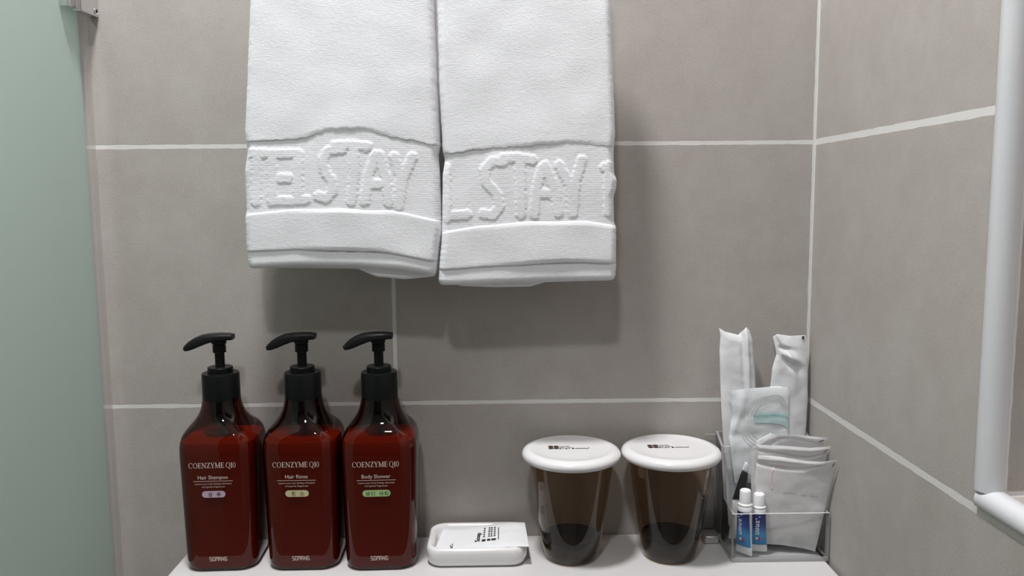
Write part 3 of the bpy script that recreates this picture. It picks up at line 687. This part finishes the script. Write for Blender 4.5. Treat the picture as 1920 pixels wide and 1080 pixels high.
# ------------------------------------------------------------------ lidded cups
def cup(cx, cy, label):
    c = thing('lidded_cup', label, 'cup', (cx, cy, ZS), 'smoky brown cups with white lids')
    m = MB(); H = .1130; rb, rtp = .0305, .0475
    ro = lambda z: rb+(rtp-rb)*(z/H)**.93
    prof = [(.0, .0004), (rb*.8, .0004), (rb*.93, .0009), (rb, .003)]+[(ro(H*k/10), H*k/10) for k in range(1, 11)]
    prof += [(rtp-.0014, H), (0, H)]
    m.lathe([(max(r, .0002), ZS+z) for r, z in prof], (cx, cy), 72); m.build('cup_body', M_CUP, c, smooth=40)
    m = MB(); m.lathe([(.0002, ZS+.0012), (rb*.78, ZS+.0012), (rb-.0012, ZS+.0045), (ro(.020)-.0012, ZS+.020), (ro(.024)-.0022, ZS+.0242), (rb*.72, ZS+.0205), (rb*.35, ZS+.0180), (.0002, ZS+.0175)], (cx, cy), 64); m.build('thick_base', M_CUPB, c, smooth=40)
    R = .0553; Z0 = ZS+.1125
    m = MB(); m.lathe([(.0440, Z0+.0006), (.0452, Z0+.0005), (.0456, Z0+.0010), (R-.0045, Z0+.0012), (R-.0014, Z0+.0026), (R, Z0+.0052), (R-.0004, Z0+.0080), (R-.0018, Z0+.0104), (R-.0046, Z0+.0122), (R-.0085, Z0+.0131), (R-.0105, Z0+.0129), (R-.013, Z0+.0124), (.03, Z0+.0122), (.0002, Z0+.0122)], (cx, cy), 96)
    ld = m.build('cup_lid', M_LID, c, smooth=45)
    zt = Z0+.0126; f = lambda x, y: (cx+x, cy+y, zt)
    m = MB()
    for sx in (-1, 1):
        for sy in (-1, 1):
            m.add([f(-.0195+sx*.0030+.0030*math.cos(a), .0035+sy*.0030+.0030*math.sin(a)) for a in [2*math.pi*k/20 for k in range(20)]], [tuple(range(20))])
    put(m, text2d('HOTEL', .01), f, -.0070, .0040, .0042, .0132); put(m, text2d('STAY', .02), f, -.0068, -.0030, .0052, .0128)
    v, fs2 = stroke2d([[(0, 1), (0, 0)], [(.0, .55), (.35, .45), (.3, .0), (.0, .0)], [(.7, .2), (1.1, .35), (1.3, .1), (1.7, .35), (1.9, .1), (2.3, .35), (2.6, .1), (3.0, .35), (3.3, .05), (3.8, .2), (4.0, .7)]], .11)
    put(m, (v, fs2, 4.0), f, .0105, -.0022, .0046, .0185)
    m.build('lid_logo', M_INKB, ld)
    return c
cup(-.2850, -.0570, 'brown cup with white lid, the one nearer the soap dish')
cup(-.1735, -.0575, 'brown cup with white lid, the one nearer the clear organiser box')

# ------------------------------------------------------------------ clear organiser box
bx = thing('acrylic_organiser', 'clear acrylic organiser box in the corner holding paper packets and tubes', 'organiser box', (-.055, -.045, ZS))
X0, X1, Y0, Y1 = -.1095, -.0022, -.0815, -.004; th = .0028
def panel(name, x0, x1, y0, y1, z0, z1, thin):
    """clear sheet, cut edges painted darker to imitate refraction; thin = axis of the thickness"""
    mb = MB(); mb.box(x0, x1, y0, y1, z0, z1)
    ax = {'z': (2, 3, 4, 5), 'y': (0, 1, 3, 5), 'x': (0, 1, 2, 4)}[thin]
    for k in ax: mb.mi[k] = 1
    return mb.build(name, [M_ACR, M_ACRE, M_ACRB], bx)
panel('base_plate', X0, X1, Y0, Y1, ZS+.0003, ZS+.0043, 'z')
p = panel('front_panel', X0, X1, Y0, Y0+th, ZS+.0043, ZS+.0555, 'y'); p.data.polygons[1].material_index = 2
panel('back_panel', X0, X1, Y1-th, Y1, ZS+.0043, ZS+.127, 'y')
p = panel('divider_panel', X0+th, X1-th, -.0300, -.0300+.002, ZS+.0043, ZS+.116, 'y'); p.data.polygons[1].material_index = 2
for s, x in ((0, X0), (1, X1-th)):
    pr = [(Y0+th, .0043), (Y1-th, .0043), (Y1-th, .127), (-.030, .1165), (-.046, .060), (Y0+th, .0555)]
    mb = MB(); n = len(pr); mb.add([(x, y, ZS+z) for y, z in pr]+[(x+th, y, ZS+z) for y, z in pr],
        [tuple(range(n)), tuple(range(n, 2*n))[::-1]]+[(i, (i+1) % n, n+(i+1) % n, n+i) for i in range(n)])
    mb.mi = [0, 0]+[1]*n; mb.build('side_panel', [M_ACR, M_ACRE], bx)
# the side wing and its bright foot on the left of the box
mb = MB(); mb.box(-.1235, -.1105, -.0120, -.0090, ZS+.009, ZS+.125); mb.mi = [1, 1, 0, 1, 0, 1]; mb.build('side_wing', [M_ACR, M_ACRE], bx)
mb = MB(); mb.box(-.1275, -.1100, -.0330, -.0060, ZS+.0003, ZS+.009); mb.build('bright_foot', principled('polished_acrylic_foot', (.55, .56, .57), .12, metal=.75), bx, bevel=.0015)

# ------------------------------------------------------------------ contents of the box
def leaf(cat_name, label, cat, loc, grp=None): return thing(cat_name, label, cat, loc, grp)
# wrapped toothbrushes
fold1 = lambda u, v: .0025*math.exp(-((u-.68-.1*v)/.06)**2)*(1-sm(.5, .9, v))-.0022*math.exp(-((u-.55-.1*v)/.06)**2)*(1-sm(.3, .9, v))
t1 = thing('wrapped_toothbrush', 'tall paper-wrapped toothbrush with two pointed corners, left in the box', 'toothbrush', (-.100, -.014, ZS+.005), 'paper-wrapped toothbrushes')
o, sf = pouch('paper_sleeve', M_PAPER, t1, [(1348, 615), (1360, 622), (1385, 628), (1399, 613), (1407, 622)], [(1366, 985), (1428, 985)],
    [(1348, 615), (1351, 628), (1349, 660), (1352, 760), (1366, 985)], [(1407, 622), (1411, 640), (1416, 700), (1418, 760), (1428, 985)], (-.012, -.013, -.019, -.019), .007, .0006, 30, 80, 3, 4, fold1)
m = MB(); sline(m, sf, [(.93, .02), (.945, .055)], .025, 5, lift=.0012); m.build('tear_mark', M_INKB, t1)
m = MB(); scribble(m, sf, .06, .24, .03, .004, 9, .006, 5, seed=2); m.build('tiny_print', M_GREYI, t1)
fold2 = lambda u, v: .004*math.exp(-((u-.55)/.22)**2-((v-.24)/.03)**2)-.004*math.exp(-((u-.45)/.2)**2-((v-.17)/.022)**2)-.004*math.exp(-((u-.6)/.25)**2-((v-.30)/.022)**2)+.003*math.exp(-((u-.3-v)/.1)**2)*(1-sm(.3, .45, v))
t2 = thing('wrapped_toothbrush', 'crumpled tall paper-wrapped toothbrush leaning in the tiled corner', 'toothbrush', (-.022, -.012, ZS+.005), 'paper-wrapped toothbrushes')
o, sf = pouch('paper_sleeve', M_PAPER, t2, [(1449, 632), (1456, 626), (1480, 630), (1510, 628)], [(1436, 985), (1500, 985)],
    [(1449, 632), (1453, 650), (1456, 664), (1448, 690), (1443, 740), (1440, 830), (1437, 900), (1436, 985)], [(1510, 628), (1514, 650), (1515, 690), (1514, 760), (1511, 810), (1507, 900), (1503, 950), (1500, 985)], (-.010, -.010, -.018, -.018), .006, .0006, 30, 80, 8, 4, fold2)
m = MB(); sline(m, sf, [(.94, .008), (.92, .045)], .025, 5, lift=.0012); m.build('tear_mark', M_INKB, t2)
# square shower cap packet
t3 = thing('shower_cap_packet', 'square white packet with grey rings and a teal band, before the tall sleeves', 'packet', (-.075, -.033, ZS+.03))
fold3 = lambda u, v: -.003*math.exp(-((u-.1)/.12)**2-((v-.36)/.1)**2)+.002*math.exp(-((u-.2+.3*v)/.06)**2)-.002*math.exp(-((v-.55)/.06)**2)*(1-u)
o, sf = pouch('film_wrap', M_TEAL, t3, [(1365, 733), (1400, 729), (1455, 724), (1476, 726), (1482, 736)], [(1378, 905), (1430, 905), (1488, 905)],
    [(1365, 733), (1371, 752), (1374, 775), (1370, 795), (1367, 820), (1370, 850), (1374, 880), (1378, 905)], [(1482, 736), (1481, 780), (1480, 820), (1484, 860), (1488, 905)], (-.036, -.036, -.036, -.036), .006, .0006, 44, 60, 5, 6, fold3)
m = MB()
for r in (.31, .28, .25, .22):
    sline(m, sf, [(.51+r*math.cos(a), .31-.72*r*math.sin(a)) for a in [math.pi*k/24 for k in range(25)]], .005, 1.4)
for r in (.30, .26, .22, .18): sline(m, sf, [(.48+r*math.cos(a), .46+.72*r*math.sin(a)) for a in [math.pi*k/24 for k in range(3, 22)]], .005, 1.4)
scribble(m, sf, .76, .88, .08, .008, 6, .004, 1.4, seed=5)
m.build('ring_print', principled('pale_grey_print', (.60, .61, .62), .6), t3)
m = MB(); patch(m, sf, .31, .275, .89, .40, 14, 6, lift=.0009); m.build('teal_band', M_TEALP, t3)
m = MB(); sfl = lambda u, v, l=.0005: sf(u, v, .0014)
sline(m, sfl, [(.29+.6*k/44, .315-.02*k/44+(.012 if k % 2 else -.012)) for k in range(45)], .006, 1.4); m.build('band_lettering', M_TEALD, t3)
# thin film packets leaning to the front
def sachet(label, top, bot, left, right, ys, seed, extra):
    t = thing('film_packet', label, 'packet', (-.04, (ys[2]+ys[3])/2, ZS+.005), 'thin white packets in the box')
    fo = lambda u, v: -.0022*math.exp(-((v-.14-.08*math.sin(u*5+seed))/.03)**2)+.0016*math.exp(-((v-.06)/.03)**2)
    o, sf = pouch('film_wrap', M_SACH, t, top, bot, left, right, ys, .0035, .0005, 40, 44, seed, 6, fo)
    m = MB(); sline(m, sf, [(.962, .055), (.95, .10), (.94, .14)], .010, 1.1, lift=.0008); m.build('tear_mark', M_TEAR, t); m = MB()
    scribble(m, sf, .04, .12, .03, .007, 7, .003, 1.2, seed=seed); m.build('corner_print', M_GREYI, t); m = MB()
    scribble(m, sf, .42, .62, .045, .006, 16, .004, 1.2, seed=seed+1)
    m.build('grey_print', M_GREYI, t)
    extra(t, sf); return t
no = lambda t, sf: None
sachet('white film packet at the back of the three leaning packets', [(1418, 826), (1445, 812), (1458, 815), (1500, 816), (1552, 821)], [(1415, 1000), (1505, 1005)],
    [(1418, 826), (1415, 900), (1415, 1000)], [(1552, 821), (1540, 840), (1525, 900), (1505, 1005)], (-.040, -.074, -.036, -.036), 1.7, no)
sachet('white film packet in the middle of the three leaning packets', [(1411, 838), (1420, 834), (1470, 836), (1520, 840), (1558, 837)], [(1412, 1008), (1520, 1018)],
    [(1411, 838), (1408, 900), (1412, 1008)], [(1558, 837), (1545, 860), (1540, 900), (1520, 1018)], (-.047, -.084, -.044, -.048), 4.1, no)
def front_extra(t, sf):
    m = MB(); sline(m, sf, [(.28+.11*math.cos(a)-.02, .38-.22*math.sin(a)) for a in [math.pi*(.35+.9*k/20) for k in range(21)]], .012, 1.1); m.build('pink_mark', M_PINK, t)
    m = MB(); scribble(m, sf, .30, .45, .56, .006, 14, .003, 1.2, seed=8); scribble(m, sf, .52, .58, .565, .006, 6, .003, 1.2, seed=9); scribble(m, sf, .66, .80, .565, .006, 14, .004, 1.2, seed=10); m.build('bottom_print', M_GREYI, t)
sachet('white film packet at the front of the three leaning packets, with a pink mark', [(1421, 853), (1465, 857), (1510, 864), (1540, 866), (1569, 863)], [(1421, 1018), (1470, 1022), (1507, 1028), (1528, 1034)],
    [(1421, 853), (1414, 904), (1421, 1018)], [(1569, 863), (1562, 888), (1548, 950), (1528, 1034)], (-.057, -.097, -.055, -.066), 6.3, front_extra)

# black packet
t4 = thing('black_packet', 'small black packet with a white tip, behind the toothpaste tubes', 'packet', (-.09, -.046, ZS+.02))
o, sf = pouch('black_wrap', principled('black_gloss_film', (.015, .016, .017), .3, var=(300, .5)), t4, [(1391, 882), (1403, 888)], [(1373, 936), (1386, 937)],
    [(1391, 882), (1373, 936)], [(1403, 888), (1399, 912), (1386, 937)], (-.046, -.046, -.048, -.048), .004, .0004, 14, 20, 2)
pouch('white_tip', M_PAPER, t4, [(1397, 866), (1402, 867)], [(1391, 882), (1403, 888)], [(1397, 866), (1391, 882)], [(1402, 867), (1403, 888)], (-.046,)*4, .003, .0003, 8, 8, 2)
pouch('clear_end', M_SACH, t4, [(1373, 936), (1386, 937)], [(1366, 1010), (1382, 1010)], [(1373, 936), (1366, 1010)], [(1386, 937), (1382, 1010)], (-.048,)*4, .003, .0003, 8, 12, 3)

# toothpaste tubes
def tube(px, pybot, pytop, y, rot, label, lean, hscale):
    z0 = ZS+.0046; base = atz(px, pybot, z0); base.y = y; base.x = at(px, pybot, y).x
    H = at(px, pytop, y).z-z0
    t = thing('toothpaste_tube', label, 'toothpaste', (0, 0, 0), 'small toothpaste tubes')
    rt_ = .0076
    def rg(rx, ry, z, n=32): return [(rx*math.cos(2*math.pi*k/n), ry*math.sin(2*math.pi*k/n), z) for k in range(n)]
    hc = H*.24                                                               # cap height
    hb = H-hc
    def sec(v):                                                              # v 0 = crimp, 1 = shoulder
        k = sm(-.15, 1, v); return .0103+(rt_+.0003-.0103)*k, .0007+(rt_-.0007)*math.sin(math.pi/2*min(1, v*1.02))**.9
    m = MB(); m.loft([rg(*sec(k/14), hb*k/14*.985) for k in range(15)]+[rg(rt_*.93, rt_*.93, hb), rg(rt_*.5, rt_*.5, hb+.0006)]); m.build('tube_body', M_TUBEW, t, smooth=50)
    m = MB(); rs = []
    for k in range(15):
        v = .17+.74*k/14; rx, ry = sec(v); rs.append([(( rx+.00025)*math.cos(a), (ry+.00025)*math.sin(a), hb*v*.985) for a in [math.radians(-172+148*j/16) for j in range(17)]])
    m.loft(rs, False, False, False); m.build('blue_label', M_TUBEB, t, smooth=60)
    m = MB()
    def lf(v, ang): rx, ry = sec(v); a = math.radians(ang); return ((rx+.0005)*math.cos(a), (ry+.0005)*math.sin(a), hb*v*.985)
    sv, sfc = stroke2d([[(0, 0), (0, .8), (.5, .8), (.5, 0)], [(.9, .1), (.9, .8), (1.4, .7), (1.4, .1), (.9, .1)], [(1.8, 0), (1.9, .8), (2.3, .8), (2.3, .1)], [(2.6, .1), (3.1, .1), (2.7, .8), (3.2, .8)], [(3.5, -.1), (4.2, 1.1)]], .1)
    m.add([lf(.44+.42*a/4.2, -112+26*b) for a, b in sv], sfc); m.build('white_lettering', M_WHITEP, t)
    m = MB(); m.add([lf(.32+.05*math.sin(2*math.pi*k/16), -95+18*math.cos(2*math.pi*k/16)) for k in range(16)], [tuple(range(16))]); m.build('red_badge', M_RED, t)
    m = MB(); m.add([lf(.33+.03*math.sin(2*math.pi*k/16), -100+9*math.cos(2*math.pi*k/16)) for k in range(16)], [tuple(range(16))])
    for v in m.v[:]: pass
    m.v = [(x*1.03, y_*1.03, z) for x, y_, z in m.v]; m.build('white_badge', M_WHITEP, t)
    m = MB(); m.loft([rg(r, r, hb+z) for r, z in ((rt_*.96, -.0006), (rt_*1.02, .0004), (rt_*1.02, .0018), (rt_*.95, .0024), (rt_*.86, .003), (rt_*.80, hc-.0016), (rt_*.74, hc-.0004), (rt_*.66, hc), (rt_*.55, hc-.0004), (rt_*.2, hc-.0006))]); m.build('screw_cap', M_TUBEW, t, smooth=40)
    t.location = (base.x, y, z0); t.rotation_euler = (lean[0], lean[1], rot)
    return t
tube(1395, 1032, 918, -.0685, math.radians(-48), 'white-capped blue toothpaste tube, the left one in the clear box', (0, 0), 1)
tube(1421, 1018, 925, -.0625, math.radians(-12), 'white-capped blue toothpaste tube, the right one in the clear box', (0, 0), 1)
